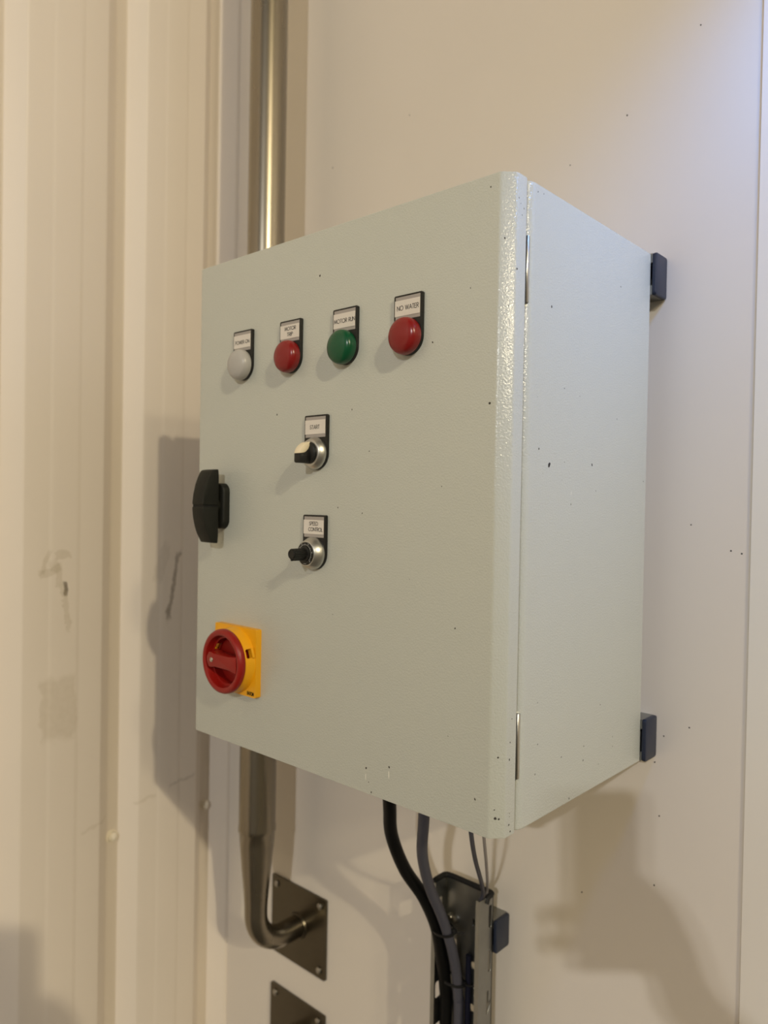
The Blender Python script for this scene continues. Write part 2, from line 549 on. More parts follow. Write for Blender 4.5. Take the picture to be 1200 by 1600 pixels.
for (z0, z1) in ((.4065, .4572), (.0408, .0915)):
    hg = link('hinge', prism([(W - .0085, BY + .0006), (W - .0012, BY + .0006), (W - .0004, BY + .0014), (W - .0004, BY + .0034), (W - .0012, BY + .0042), (W - .0085, BY + .0042)], 'z', z0, z1, .0003, 1), M['zinc'], cab, label='bright zinc hinge in the door gap')
    link('hinge_slot', box((W - .009, DB + .0001, z0 - .001), (W - .0018, BY + .0004, z1 - .001)), M['black_soft'], hg)

FY = -F    # front face


def plate_outline(x, ztop):
    """legend plate: square top with round lower end, 30 x 50 mm; (x, ztop) centre and top"""
    zc = ztop - .035
    pts = [(x + .015, ztop - .001), (x + .014, ztop), (x - .014, ztop), (x - .015, ztop - .001)]
    pts += arc2(x, zc, .015, 180, 360, 20)
    return pts


PT = 0.0032


def legend(x, ztop, lines, name, label):
    zc = ztop - .035
    pl = link(name, prism(plate_outline(x, ztop), 'y', FY - PT, FY, .0005, 2, lambda e: abs(e.verts[0].co.y - FY + PT) < 1e-6 and abs(e.verts[1].co.y - FY + PT) < 1e-6), M['black'], cab, 40, label)
    link('label_holder', box((x - .0130, FY - PT - .0003, ztop - .0205), (x + .0132, FY - PT + .0006, ztop - .0016), .0002, 1), M['holder'], pl)
    link('label', box((x - .0134, FY - PT - .0006, ztop - .0175), (x + .0132, FY - PT + .0003, ztop - .0046)), M['paper'], pl, label='white paper label reading ' + ' '.join(l[0] for l in lines))
    segs = []
    for (txt, cap, width, dx, base) in lines:
        segs += word_lines(txt, cap, width, x + dx, ztop + base)
    link('lettering', strokes(segs, .00042, lambda u, v: (u, FY - PT - .00075, v)), M['ink'], pl, 0)
    return pl, zc


LENS = [(.0148, 0), (.0152, .0010), (.0152, .0040), (.0149, .0058), (.0141, .0076), (.0126, .0091), (.0100, .0102), (.0060, .0110), (0, .0113)]
lights = [
    (.0865, M['white_lens'], 'round white indicator light marked POWER ON', [('POWER ON', .0033, .0225, 0.0005, -.0135)]),
    (.1593, M['red_lens'], 'round red indicator light marked MOTOR TRIP', [('MOTOR', .0032, .0155, .001, -.0098), ('TRIP', .0032, .0080, .0006, -.0152)]),
    (.2322, M['green_lens'], 'round green indicator light marked MOTOR RUN', [('MOTOR RUN', .0034, .0255, .0004, -.0130)]),
    (.3050, M['red_lens'], 'round red indicator light marked NO WATER', [('NO WATER', .0036, .0228, .0006, -.0128)]),
]
for (x, mat, lab, txt) in lights:
    pl, zc = legend(x, .4226, txt, 'indicator_light', lab)
    link('lens', lathe(LENS, (x, FY - PT, zc), (0, -1, 0), 56), mat, pl, 60)

# bezel shared by selector and potentiometer
BEZ = [(.0148, 0), (.0149, .0016), (.0145, .0026), (.0124, .0066), (.0114, .0072), (.0098, .0072), (0, .0070)]

# START selector: vertical grip with cream inlay at its upper outer corner
x = .1968
sel, zc = legend(x, .3306, [('START', .0034, .0125, -.0004, -.0128)], 'selector_switch', 'black rotary switch marked START with cream inlay')
link('bezel', lathe(BEZ, (x, FY - PT, zc), (0, -1, 0), 56), M['alu'], sel, 40)
link('knob_collar', lathe([(.0100, .0070), (.0101, .0075), (.0100, .0098), (.0092, .0105), (0, .0106)], (x, FY - PT, zc), (0, -1, 0), 48), M['black'], sel, 45)
kb = FY - PT - .0075
tip = .0146
outer = [(0, .0098), (.0035, .0097), (.0070, .0085), (.0102, .0062), (.0128, .0034), (.0141, .0006), (tip, -.0012)]
inner = [(tip, -.0012), (.0096, -.0006), (.0066, .0008), (.0040, .0034), (.0026, .0064), (.0018, .0097)]
grip = [(0, -.0096), (tip - .0013, -.0096), (tip - .0003, -.0089), (tip, -.0078)] + inner + [(0, .0098)]
gw = .0038
link('grip', prism([(kb - a, zc + b) for a, b in grip], 'x', x - gw, x + gw, .0007, 2), M['black'], sel, 40)
white = [p for p in outer if p[0] > .0018] + inner[1:]
link('inlay', prism([(kb - a, zc + b) for a, b in white], 'x', x - gw, x + gw, .0004, 2), M['inlay'], sel, 40, 'cream-white pointer inlay')

# SPEED CONTROL potentiometer
pot, zc = legend(x, .2392, [('SPEED', .0032, .0115, .0002, -.0095), ('CONTROL', .0032, .0185, .0028, -.0148)], 'speed_dial', 'black speed dial marked SPEED CONTROL with white scale')
BEZ2 = [(.0148, 0), (.0149, .0018), (.0146, .0028), (.0116, .0092), (.0108, .0096), (0, .0096)]
link('bezel', lathe(BEZ2, (x, FY - PT, zc), (0, -1, 0), 56), M['alu'], pot, 40)
link('dial_face', lathe([(.0104, .0094), (.0104, .0103), (.0101, .0105), (0, .0105)], (x, FY - PT, zc), (0, -1, 0), 48), M['black'], pot, 40)
bm = bmesh.new()
bm_lathe(bm, [(.0072, .0104), (.0070, .0116), (.0056, .0122), (0, .0122)], (x, FY - PT, zc), (0, -1, 0), 40)
link('knob_collar', from_bm(bm), M['black'], pot, 40)
bm = bmesh.new()
nr = 18
pts = []
for k in range(nr * 4):
    a = 2 * math.pi * k / (nr * 4)
    r = .0047 + (.00028 if (k % 4) in (0, 1) else -.0001)
    pts.append((x + r * math.cos(a), zc + r * math.sin(a)))
bm_prism(bm, pts, 'y', FY - PT - .0262, FY - PT - .0120)
bm_lathe(bm, [(.0044, .0260), (.0042, .0270), (.0034, .0273), (.0030, .0269), (0, .0269)], (x, FY - PT, zc), (0, -1, 0), 30)
link('knob', from_bm(bm), M['black'], pot, 30)
bm = bmesh.new()
bm_box(bm, (x - .0009, FY - PT - .0270, zc - .0060), (x + .0009, FY - PT - .0125, zc - .0040), .0003, 1)
link('pointer_rib', from_bm(bm), M['black'], pot, 30)
segs = []
for k in range(21):
    a = math.radians(225 - 270 * k / 20)
    r0, r1 = .0080, (.0091 if k % 2 == 0 else .0086)
    segs.append([(x + r0 * math.cos(a), zc + r0 * math.sin(a)), (x + r1 * math.cos(a), zc + r1 * math.sin(a))])
    if k % 4 == 0:
        cx2, cz2 = x + 0.0096 * math.cos(a), zc + .0096 * math.sin(a)
        segs.append([(cx2 + dx, cz2 + dz) for dx, dz in ((-.0004, .0006), (.0004, .0006), (-.0004, -.0001), (.0004, -.0006), (-.0004, -.0006))])
segs.append(arc2(x, zc, .0080, 225, -45, 40))
segs.append([(x - .0016, zc - .0092), (x - .0004, zc - .0090), (x + .0006, zc - .0092), (x + .0018, zc - .0090)])
link('dial_scale', strokes(segs, .00030, lambda u, v: (u, FY - PT - .01065, v)), M['scale_ink'], pot, 0, 'white printed dial scale')

# main switch: red ring handle on a yellow square plate
mx, mz = .0860, .0902
hw = .0338
hole = circle(mx, mz, .0262, 40)
ms = link('main_switch', plate_with_holes(rrect(mx - hw, mz - hw, mx + hw, mz + hw, .0016, 3), [hole], .0066, lambda u, v, w: (u, FY - w, v)), M['yellow'], cab, 30, 'red rotary main switch on a yellow square plate')
def cut(mesh, cutters):
    """mesh minus oriented boxes (centre, size, angle about Y)"""
    k = bmesh.new(); k.from_mesh(mesh)
    if k.calc_volume(signed=True) < 0: bmesh.ops.reverse_faces(k, faces=k.faces)
    k.to_mesh(mesh); k.free()
    t = bpy.data.objects.new('t', mesh); COL.objects.link(t)
    tmp_ = []
    for (c, sz, ang) in cutters:
        k = bmesh.new(); bm_box(k, [-q / 2 for q in sz], [q / 2 for q in sz], min(sz) * .22, 2)
        bmesh.ops.transform(k, matrix=Matrix.Translation(c) @ Matrix.Rotation(-ang, 4, 'Y'), verts=k.verts)
        ko = bpy.data.objects.new('k', from_bm(k)); COL.objects.link(ko); tmp_.append(ko)
        md_ = t.modifiers.new('b', 'BOOLEAN'); md_.operation = 'DIFFERENCE'; md_.object = ko; md_.solver = 'EXACT'
    dg_ = bpy.context.evaluated_depsgraph_get(); dg_.update()
    out_ = bpy.data.meshes.new_from_object(t.evaluated_get(dg_))
    for o_ in tmp_ + [t]: bpy.data.objects.remove(o_, do_unlink=True)
    return out_ if len(out_.polygons) > 20 else mesh


def lock_box(deg, r0, r1, tan, y0, y1):
    a_ = math.radians(deg); d_ = Vector((math.cos(a_), 0, math.sin(a_)))
    return (Vector((mx, FY - (y0 + y1) / 2, mz)) + d_ * (r0 + r1) / 2, (r1 - r0, y1 - y0, tan), a_)


# collar: shell narrowing towards the handle, with lock openings left and right
RIGHT_LOCK = lock_box(20, .0245, .040, .0092, .0088, .0155)
LEFT_LOCK = lock_box(150, .0190, .0395, .0110, .0088, .0170)
link('collar', cut(lathe([(.0334, .0064), (.0331, .0080), (.0312, .0176), (.0306, .0178), (.0270, .0178), (.0270, .0064)], (mx, FY, mz), (0, -1, 0), 64, closed=True), [RIGHT_LOCK, LEFT_LOCK]), M['yellow'], ms, 40, 'yellow round collar')
lip = bmesh.new()
bm_box(lip, (-.0011, -.0016, -.0052), (.0011, .0016, .0052), .0007, 2)
al = math.radians(20); dl = Vector((math.cos(al), 0, math.sin(al)))
bmesh.ops.transform(lip, matrix=Matrix.Translation(Vector((mx, FY - .0085, mz)) + dl * .0334) @ Matrix.Rotation(-al, 4, 'Y'), verts=lip.verts)
link('lock_lip', from_bm(lip), M['yellow'], ms, 40)
ro, ri = .0322, .0258
ring = [(ro - .0006, .0172), (ro, .0182), (ro, .0212), (ro - .0010, .0236), (ro - .0030, .0247), (ri + .0016, .0245), (ri + .0002, .0236), (ri - .0004, .0215),
        (ri - .0009, .0162), (ri - .0015, .0096), (ri - .0016, .0085), (ri - .0030, .0085), (ri - .0030, .0096), (ri - .0030, .0160), (ri - .0030, .0165)]
bm = bm_lathe(bmesh.new(), ring, (mx, FY, mz), (0, -1, 0), 72, closed=True)
win = []
for f_ in bm.faces:                       # lock opening through the left wall of the cup
    c_ = f_.calc_center_median(); h_ = FY - c_.y
    an = math.degrees(math.atan2(c_.z - mz, c_.x - mx)); rad_ = math.hypot(c_.z - mz, c_.x - mx)
    if 139 < an < 161 and .0110 < h_ < .0150 and rad_ < .0262: win.append(f_)
bmesh.ops.delete(bm, geom=win, context='FACES')
bmesh.ops.bridge_loops(bm, edges=[e for e in bm.edges if e.is_boundary])
hd = link('ring_handle', from_bm(bm), M['red'], ms, 40, 'red ring handle')
lock = circle(mx + .012, mz - .013, .0012, 10)
link('handle_floor', plate_with_holes(circle(mx, mz, .0238, 40), [lock], .0016, lambda u, v, w: (u, FY - .0066 - w, v)), M['red'], ms, 30)
# grip bar with pointed end
bar = [(mx + .0250, mz + .0082), (mx + .0130, mz + .0066), (mx - .0125, mz + .0066), (mx - .0165, mz + .0078), (mx - .0205, mz + .0072),
       (mx - .0238, mz + .0020), (mx - .0238, mz - .0022), (mx - .0205, mz - .0076), (mx - .0165, mz - .0080), (mx - .0125, mz - .0068), (mx + .0130, mz - .0068), (mx + .0250, mz - .0085)]
link('grip_bar', prism(bar, 'y', FY - .0242, FY - .0100, .0010, 2), M['red'], ms, 35, 'red grip bar across the handle')
link('grip_screw', lathe([(.0024, .0238), (.0024, .0246), (.0019, .0250), (.0010, .0246), (0, .0246)], (mx - .0150, FY, mz), (0, -1, 0), 20), M['zinc'], ms, 40, 'small bright screw')
lines = word_lines('EATON', .0030, .0098, mx + .0262, mz - .0316, .2)
link('lettering', strokes(lines, .00075, lambda u, v: (u, FY - .0068, v)), M['ink'], ms, 0, 'small black maker lettering')

# latch: oval escutcheon with a bulging wing handle
lx, lz = .0512, .2450
lt = link('latch', prism(rrect(lx - .0135, lz - .0235, lx + .0135, lz + .0235, .0090, 6), 'y', FY - .0078, FY, .0022, 3, lambda e: abs(e.verts[0].co.y - FY + .0078) < 1e-6 and abs(e.verts[1].co.y - FY + .0078) < 1e-6), M['latch'], cab, 40, 'black plastic wing latch')
link('latch_neck', lathe([(.0085, .007), (.0085, .0125), (0, .0125)], (lx, FY, lz), (0, -1, 0), 24), M['latch'], lt)


def wing(sgn):
    # side outline (y outwards, z) of one wing half, bulging at the middle, with a slit between the halves
    ln = .0378 if sgn > 0 else .0385
    o = [(.0112, .0007), (.0300, .0007), (.0302, .0030), (.0292, .0120), (.0268, .0220), (.0240, .0290), (.0212, .0335 if sgn < 0 else .0345), (.0190, ln - .0010), (.0118, ln), (.0112, .030), (.0112, .020)]
    pts = [(FY - a, lz + sgn * b) for a, b in o]
    bm = bm_prism(bmesh.new(), pts, 'x', lx - .0105, lx + .0105)
    for v in bm.verts:                       # narrower outer face and ends
        out = (FY - .0112 - v.co.y) / .019
        k = 1 - .10 * max(0, out)
        v.co.x = lx + (v.co.x - lx) * k
    es = [e for e in bm.edges]
    bmesh.ops.bevel(bm, geom=es, offset=.0011, segments=2, affect='EDGES', profile=.5)
    return from_bm(bm)


link('wing', wing(1), M['latch'], lt, 40)
link('wing', wing(-1), M['latch'], lt, 40)
link('wing_core', box((lx - .0088, FY - .0292, lz - .002), (lx + .0088, FY - .0122, lz + .002)), M['black_soft'], lt)

# chips and scratches in the paint
bm = bmesh.new()


def speck(bm, c, n, r, stretch=1.0, tilt=0.0):
    n = Vector(n); c = Vector(c) + n * .00003
    u = Vector((0, 0, 1)); v = n.cross(u)
    u, v = u * math.cos(tilt) + v * math.sin(tilt), v * math.cos(tilt) - u * math.sin(tilt)
    k = 7
    ring_ = [bm.verts.new(c + (u * math.cos(2 * math.pi * i / k) * stretch + v * math.sin(2 * math.pi * i / k)) * r * random.uniform(.75, 1.2)) for i in range(k)]
    top = bm.verts.new(c + n * .00012)
    for i in range(k): bm.faces.new((ring_[i], ring_[(i + 1) % k], top))


sf = [(0.196, 0.458, 1.0), (0.3848, 0.3278, .9), (0.3566, 0.1548, .6), (0.2546, 0.2421, .5), (0.2244, 0.2465, .5), (0.24, 0.3328, .5), (0.2617, 0.2957, .5), (0.1384, 0.3348, .7), (0.3291, 0.3804, .6), (0.2644, 0.0225, .9), (0.2908, 0.0297, .7), (0.2677, 0.0112, .5), (0.2709, 0.0032, .6), (0.3784, 0.0271, .7), (0.3821, 0.4899, .7), (0.3408, 0.2654, .35), (0.3095, 0.1894, .3), (0.3651, 0.4174, .35), (0.1532, 0.3875, .35), (0.2201, 0.1503, .3), (0.3517, 0.0696, .35)]
for (a, z, s) in sf: speck(bm, (a, FY, z), (0, -1, 0), .0011 * s, random.uniform(.9, 1.7), random.uniform(-.6, .6))
ss = [(-0.2033, 0.2962, .8), (-0.1136, 0.2879, .9), (-0.1499, 0.253, .5), (-0.1881, 0.4101, 1.0), (-0.2121, 0.4935, .5), (-0.2035, 0.4945, .4), (-0.0646, 0.4531, .5), (-0.1648, 0.3479, .5), (-0.1383, 0.3446, .35), (-0.1053, 0.2652, .4), (-0.0058, 0.2768, .5), (-0.0877, 0.0731, .6), (-0.1179, 0.0424, .5), (-0.061, 0.0293, .5), (-0.1185, 0.0302, .8), (-0.1423, 0.0035, .7), (-0.199, 0.0386, .5), (-0.196, 0.0618, .5), (-0.1572, 0.0423, .5), (-0.0889, 0.0195, .5), (-0.2068, 0.3363, .35), (-0.1622, 0.2877, .35), (-0.0666, 0.3318, .4), (-0.1973, 0.0953, .5), (-0.0614, 0.0384, .4), (-0.1659, 0.2728, .3), (-0.1966, 0.2769, .3)]
for (y, z, s) in ss: speck(bm, (W, y, z), (1, 0, 0), .0010 * s, random.uniform(.9, 1.9), random.uniform(-.6, .6))
speck(bm, (W, -.187, .2844), (1, 0, 0), .0017, 1.6, -.5)
sd = [(-0.239, 0.4806, .5), (-0.2362, 0.4772, .4), (-0.2317, 0.4747, .5), (-0.2342, 0.4692, .5), (-0.2359, 0.0096, .9), (-0.2339, 0.0041, .8), (-0.2352, 0.0157, .4), (-0.2353, 0.0182, .4), (-0.2368, 0.0595, .8), (-0.2364, 0.0725, .6), (-0.2344, 0.09, .5), (-0.2397, 0.4278, .8)]
for (y, z, s) in sd: speck(bm, (W, y, z), (1, 0, 0), .0010 * s, random.uniform(.9, 1.5), random.uniform(-.6, .6))
cn = Vector((1, -1, 0)).normalized()
for (t_, z, s) in ((.4, .016, 1.0), (.62, .0155, .7), (.35, .0225, .5), (.5, .062, .6), (.3, .45, .6), (.6, .40, .4)):
    speck(bm, (W - ch + t_ * ch, -F + t_ * ch, z), cn, .0010 * s, 1.3, random.uniform(-1, 1))
tag(link('paint_chips', from_bm(bm), M['chip'], cab, 0), kind='stuff')
bm = bmesh.new()
speck(bm, (.2641, FY, .0150), (0, -1, 0), .00045, 7, .02); speck(bm, (.2906, FY, .0235), (0, -1, 0), .00045, 8, 0); speck(bm, (W, -.150, .262), (1, 0, 0), .0004, 6, -.15)
tag(link('paint_scratches', from_bm(bm), M['scuff'], cab, 0), kind='stuff')
# glands under the cabinet
for (gx, gy, gr) in ((.186, -.135, .012), (.240, -.137, .0105), (.2985, -.1455, .0050), (.3135, -.1455, .0050)):
    link('cable_gland', lathe([(gr, 0), (gr, -.008), (gr * .8, -.012), (gr * .70, -.012), (gr * .70, 0)], (gx, gy, 0), (0, 0, 1), 18, closed=True), M['black_soft'], cab)

# ------------------------------------------------------------------ mounting rails
def rail(x0, x1, z0, z1, label):
    r = tag(empty('mounting_rail', ((x0 + x1) / 2, YW, z0)), label, 'mounting rail')
    t = .0025
    c = [(.0008, z0), (YW, z0), (YW, z1), (.0008, z1), (.0008, z1 - .009), (.0008 + t, z1 - .009), (.0008 + t, z1 - t), (YW - t, z1 - t), (YW - t, z0 + t), (.0008 + t, z0 + t), (.0008 + t, z0 + .009), (.0008, z0 + .009)]
    link('channel', prism(c, 'x', x0, x1 - .003), M['galv'], r, 0)
    link('end_cap', prism(rrect(.0002, z0 - .0006, YW - .0004, z1 + .0006, .0030, 4), 'x', x1 - .003, x1 + .0012, .0010, 2), M['cap'], r, 40, 'dark plastic end cap')
    return r


rail(.004, .4045, .4598, .5000, 'mounting rail with blue-tinted black end cap behind the top of the cabinet')
rail(.004, .4045, .0010, .0415, 'mounting rail with black end cap behind the bottom of the cabinet')
rail(.150, .2362, -.2600, -.2235, 'short rail with square black end cap behind the cable tray')

# ------------------------------------------------------------------ steel pipe with wall flange
px_, py_ = -.125, -.055
PZ = -.3785
pipe = tag(empty('steel_pipe', (px_, YW, PZ)), 'tall stainless steel pipe bent into a square wall flange, left of the cabinet', 'pipe')


def flange(parent, z):
    f = link('wall_flange', plate_with_holes(rrect(px_ - .0592, z - .0580, px_ + .0592, z + .0580, .002, 3), [circle(px_, z, .0160, 28)], .004, lambda u, v, w: (u, YW - .0003 - w, v)), M['plate'], parent, 30, 'square brushed steel wall plate')
    for (sx, sz) in ((-1, 1), (1, 1), (1, -1), (-1, -1)):
        link('flange_screw', lathe([(.0048, .004), (.0047, .0062), (.0030, .0075), (0, .0077)], (px_ + sx * .0475, YW, z + sz * .0465), (0, -1, 0), 18), M['bolt'], f)
    link('weld_ring', lathe([(.0162, .0038), (.0195, .0042), (.0182, .0068), (.0165, .0072)], (px_, YW, z), (0, -1, 0), 32, closed=True), M['plate'], f)
    return f


def elbow(z_leg, z_top, big):
    path, rad = [], []
    rb = .050
    path.append((px_, YW - .002, z_leg)); rad.append(.0160)
    path.append((px_, py_ + rb + .004, z_leg)); rad.append(.0160)
    for k in range(15):
        a = math.radians(90 * k / 14)
        path.append((px_, py_ + rb - rb * math.sin(a), z_leg + rb - rb * math.cos(a))); rad.append(.0160)
    if big:
        for (z, r) in ((z_leg + .062, .0162), (z_leg + .085, .0178), (z_leg + .115, .0208), (z_leg + .150, .0238), (z_leg + .166, .0245), (z_leg + .168, .0262), (z_leg + .174, .0262), (z_leg + .178, .0255), (z_top, .0255)):
            path.append((px_, py_, z)); rad.append(r)
    else:
        path.append((px_, py_, z_top)); rad.append(.016)
    return tube(path, rad, 40)


link('tube', elbow(PZ, 6.4, True), M['steel'], pipe, 50)
flange(pipe, PZ)
P2 = -.5455
pipe2 = tag(empty('steel_pipe', (px_, YW, P2)), 'second steel flange plate below the pipe elbow, cut by the bottom edge', 'pipe')
flange(pipe2, P2)
pth = [(px_, YW - .002, P2), (px_, py_ + .054, P2)] + [(px_, py_ + .05 - .05 * math.sin(math.radians(6 * k)), P2 - .05 + .05 * math.cos(math.radians(6 * k))) for k in range(16)] + [(px_, py_, FLOOR + .002)]
link('tube', tube(pth, .016, 32), M['steel'], pipe2, 50)

# ------------------------------------------------------------------ perforated cable tray
TX0, TX1, TZ0, TZ1, TD = .1650, .2326, -1.30, -.1925, .0255
ty = .0003
tray = tag(empty('cable_tray', ((TX0 + TX1) / 2, 0, TZ0)), 'vertical galvanised cable tray with black edge trim below the cabinet', 'cable tray')
holes = [rrect(.176, -.2735, .183, -.2640, .001, 2), circle(.2078, -.2850, .0036, 14, 1.3), circle(.2105, -.3090, .0026, 12, 1.4), circle(.2105, -.3135 - .006, .0020, 10), circle(.2070, -.3350, .0036, 14, 1.3), rrect(.206, -.2385, .2105, -.2305, .001, 2)]
z = -.385
while z > TZ0 + .06:
    holes += [circle(.2078, z, .0036, 12, 1.3), rrect(.176, z - .014, .183, z - .005, .001, 2)]; z -= .05
link('web', plate_with_holes([(TX0, TZ0), (TX1, TZ0), (TX1, TZ1), (TX0, TZ1)], holes, .0014, lambda u, v, w: (u, ty - w, v)), M['galv'], tray, 0)
slots = [rrect(-.0085, -.2290, -.0025, -.2030, .001, 2), rrect(-.0085, -.2790, -.0030, -.2550, .001, 2), [(-.0105, -.3000), (-.0065, -.3000), (-.0065, -.3150), (-.0022, -.3110), (-.0022, -.3190), (-.0080, -.3270), (-.0105, -.3270)]]
z = -.370
while z > TZ0 + .06:
    slots.append(rrect(-.0068, z - .022, -.0030, z, .001, 2)); z -= .05
out = [(-TD, TZ0), (ty, TZ0), (ty, TZ1), (-TD, TZ1)]
link('flange', plate_with_holes(out, slots, .0014, lambda u, v, w: (TX1 + w - .0014, u, v)), M['galv'], tray, 0)
slots_l = []
z = -.215
while z > TZ0 + .06:
    slots_l.append(rrect(-.019, z - .020, -.008, z, .003, 4)); z -= .05
link('flange', plate_with_holes(out, slots_l, .0014, lambda u, v, w: (TX0 + w, u, v)), M['galv'], tray, 0)
for xx, d in ((TX0, 1), (TX1 - .0055, -1)):
    link('lip', box((xx, -TD - .0014, TZ0), (xx + .0055, -TD, TZ1)), M['galv'], tray, 0)
r_t = .0032
path = catmull([(TX0 + .0006, -TD + .001, TZ1 - .002), (TX0 + .0006, -TD + .003, TZ1 + .0005), (TX0 + .0006, -.012, TZ1 + .001), (TX0 + .002, -.003, TZ1 + .001), (TX0 + .010, -.0006, TZ1 + .001), (TX0 + .03, -.0006, TZ1 + .001), (TX1 - .01, -.0006, TZ1 + .001), (TX1 - .001, -.002, TZ1 + .001), (TX1 - .0006, -.010, TZ1 - .0005), (TX1 - .0002, -.014, TZ1 - .006)], 6)
link('edge_trim', tube(path, r_t, 12), M['black_soft'], tray, 50, 'black rubber edge trim')
for (bx, bz) in ((.1745, -.2395), (.1815, -.2400)):
    link('tray_bolt', lathe([(.0042, .0010), (.0042, .0042), (.0030, .0060), (0, .0064)], (bx, ty, bz), (0, -1, 0), 16), M['bolt'], tray, 40, 'shiny round bolt head')

# ------------------------------------------------------------------ cables
def cable(name, pts, r, mat, label, group=None):
    return tag(link(name, tube(catmull(pts, 8), r, 16), mat, None, 60), label, 'cable', group)


TBOT = -1.28
cable('power_cable', [(.186, -.135, -.0005), (.1858, -.1348, -.014), (.1815, -.126, -.042), (.174, -.115, -.0769), (.1644, -.100, -.1144), (.1669, -.080, -.1575), (.1751, -.055, -.1964), (.1789, -.035, -.2383), (.1785, -.0235, -.2793), (.1784, -.0155, -.3164), (.1779, -.0130, -.3593), (.1779, -.0130, -.6), (.1779, -.0130, TBOT)], .0073, M['cable_black'], 'thick black cable curving from the cabinet into the tray')
cable('grey_cable', [(.240, -.137, -.0005), (.2398, -.1368, -.014), (.2325, -.128, -.042), (.2211, -.115, -.0788), (.2041, -.095, -.1244), (.1949, -.070, -.1714), (.1940, -.045, -.2154), (.1962, -.029, -.2559), (.1958, -.018, -.2905), (.1957, -.0135, -.3213), (.1960, -.0120, -.3509), (.1960, -.0120, -.6), (.1960, -.0120, TBOT)], .0060, M['cable_grey'], 'slate grey cable curving from the cabinet into the tray')
cable('navy_cable', [(.2042, -.006, -.272), (.2044, -.006, -.31), (.2044, -.006, -.36), (.2044, -.006, -.6), (.2044, -.006, TBOT)], .0033, M['cable_blue'], 'thin navy cable beside the grey cable in the tray')
cable('thin_cable', [(.2985, -.1455, -.0005), (.2984, -.1453, -.014), (.2935, -.136, -.042), (.2851, -.120, -.0738), (.2694, -.090, -.1113), (.2497, -.050, -.1544), (.2310, -.0190, -.1850), (.2240, -.0140, -.2050), (.2225, -.0120, -.25)], .0023, M['cable_grey'], 'thin dark grey cable hanging to the right corner of the tray')
cable('thin_cable', [(.3135, -.1455, -.0005), (.3134, -.1453, -.014), (.3080, -.136, -.042), (.3001, -.120, -.074), (.2826, -.090, -.1101), (.2530, -.043, -.1572), (.2310, -.0105, -.1850), (.2265, -.0070, -.2050), (.2260, -.0060, -.25)], .0016, M['cable_pale'], 'thinnest pale cable hanging behind the dark grey one')


def tie(center, nrm, rx, ry, label):
    nrm = Vector(nrm).normalized()
    u = Vector((1, 0, 0)); u = (u - nrm * u.dot(nrm)).normalized(); v = nrm.cross(u)
    t = tag(empty('cable_tie', center), label, 'cable tie')
    c = Vector(center)
    pts = [c + u * rx * math.cos(2 * math.pi * k / 28) + v * ry * math.sin(2 * math.pi * k / 28) for k in range(28)]
    bm = bmesh.new()
    rings = []
    for k, p in enumerate(pts):
        o = (p - c).normalized()
        rings.append([bm.verts.new(p + nrm * a + o * b) for a, b in ((-.0017, 0), (.0017, 0), (.0017, .0011), (-.0017, .0011))])
    for k in range(28):
        A, B = rings[k], rings[(k + 1) % 28]
        for q in range(4): bm.faces.new((A[q], A[(q + 1) % 4], B[(q + 1) % 4], B[q]))
    link('strap', from_bm(bm), M['black_soft'], t, 40)
    hcen = c + u * rx * .92 - v * ry * .30
    link('tie_head', box(hcen - Vector((.0028, .0028, .0028)), hcen + Vector((.0028, .0028, .0028)), .0008, 2), M['black_soft'], t, 40)
    tail = [hcen, hcen + Vector((.007, -.001, .0006)), hcen + Vector((.013, .002, .002))]
    link('tail', tube(tail, [.0013, .0012, .0008], 8), M['black_soft'], t, 50)


tie((.1876, -.0350, -.2355), (.05, .45, -.9), .0160, .0088, 'upper black cable tie binding the two thick cables')
tie((.1872, -.0140, -.3040), (0, .12, -1), .0166, .0086, 'lower black cable tie binding the two thick cables in the tray')

# dust specks on the back wall
bm = bmesh.new()
for (a, z) in [(0.433, 0.7214), (0.2951, 0.6248), (0.4726, 0.2114), (0.4823, 0.2096), (0.4377, 0.0359), (0.4041, -0.0064), (0.4126, 0.0221), (0.4349, 0.235), (0.4063, -0.1309), (0.3273, -0.1666), (0.4099, -0.0595), (-0.0808, 0.7273), (0.0618, 0.7551), (0.3596, 0.6581)]:
    speck(bm, (a, YW, z), (0, -1, 0), .0008, random.uniform(.9, 1.5), random.uniform(-.6, .6))
tag(link('dust_specks', from_bm(bm), M['chip'], wb, 0), kind='stuff')

# ------------------------------------------------------------------ the photographer's hand with the phone (it throws the soft shadow on the wall)
def cs(a, b, c):
    """a to the right, b up, c forward of the lens"""
    return CAM + c_r * a + c_u * b + c_f * c


PA0, PA1, PB0, PB1, PC0, PC1 = -.0600, .0160, -.1460, .0170, -.0145, -.0065
phone = tag(empty('phone', cs((PA0 + PA1) / 2, PB0, (PC0 + PC1) / 2)), 'dark phone held upright by the hand taking the picture', 'phone')


def cs_prism(outline, c0, c1, bev):
    bm = bm_prism(bmesh.new(), outline, 'z', c0, c1, bev, 2, lambda e: abs(e.verts[0].co.z - e.verts[1].co.z) < 1e-7)
    for v in bm.verts: v.co = cs(*v.co)
    return from_bm(bm)


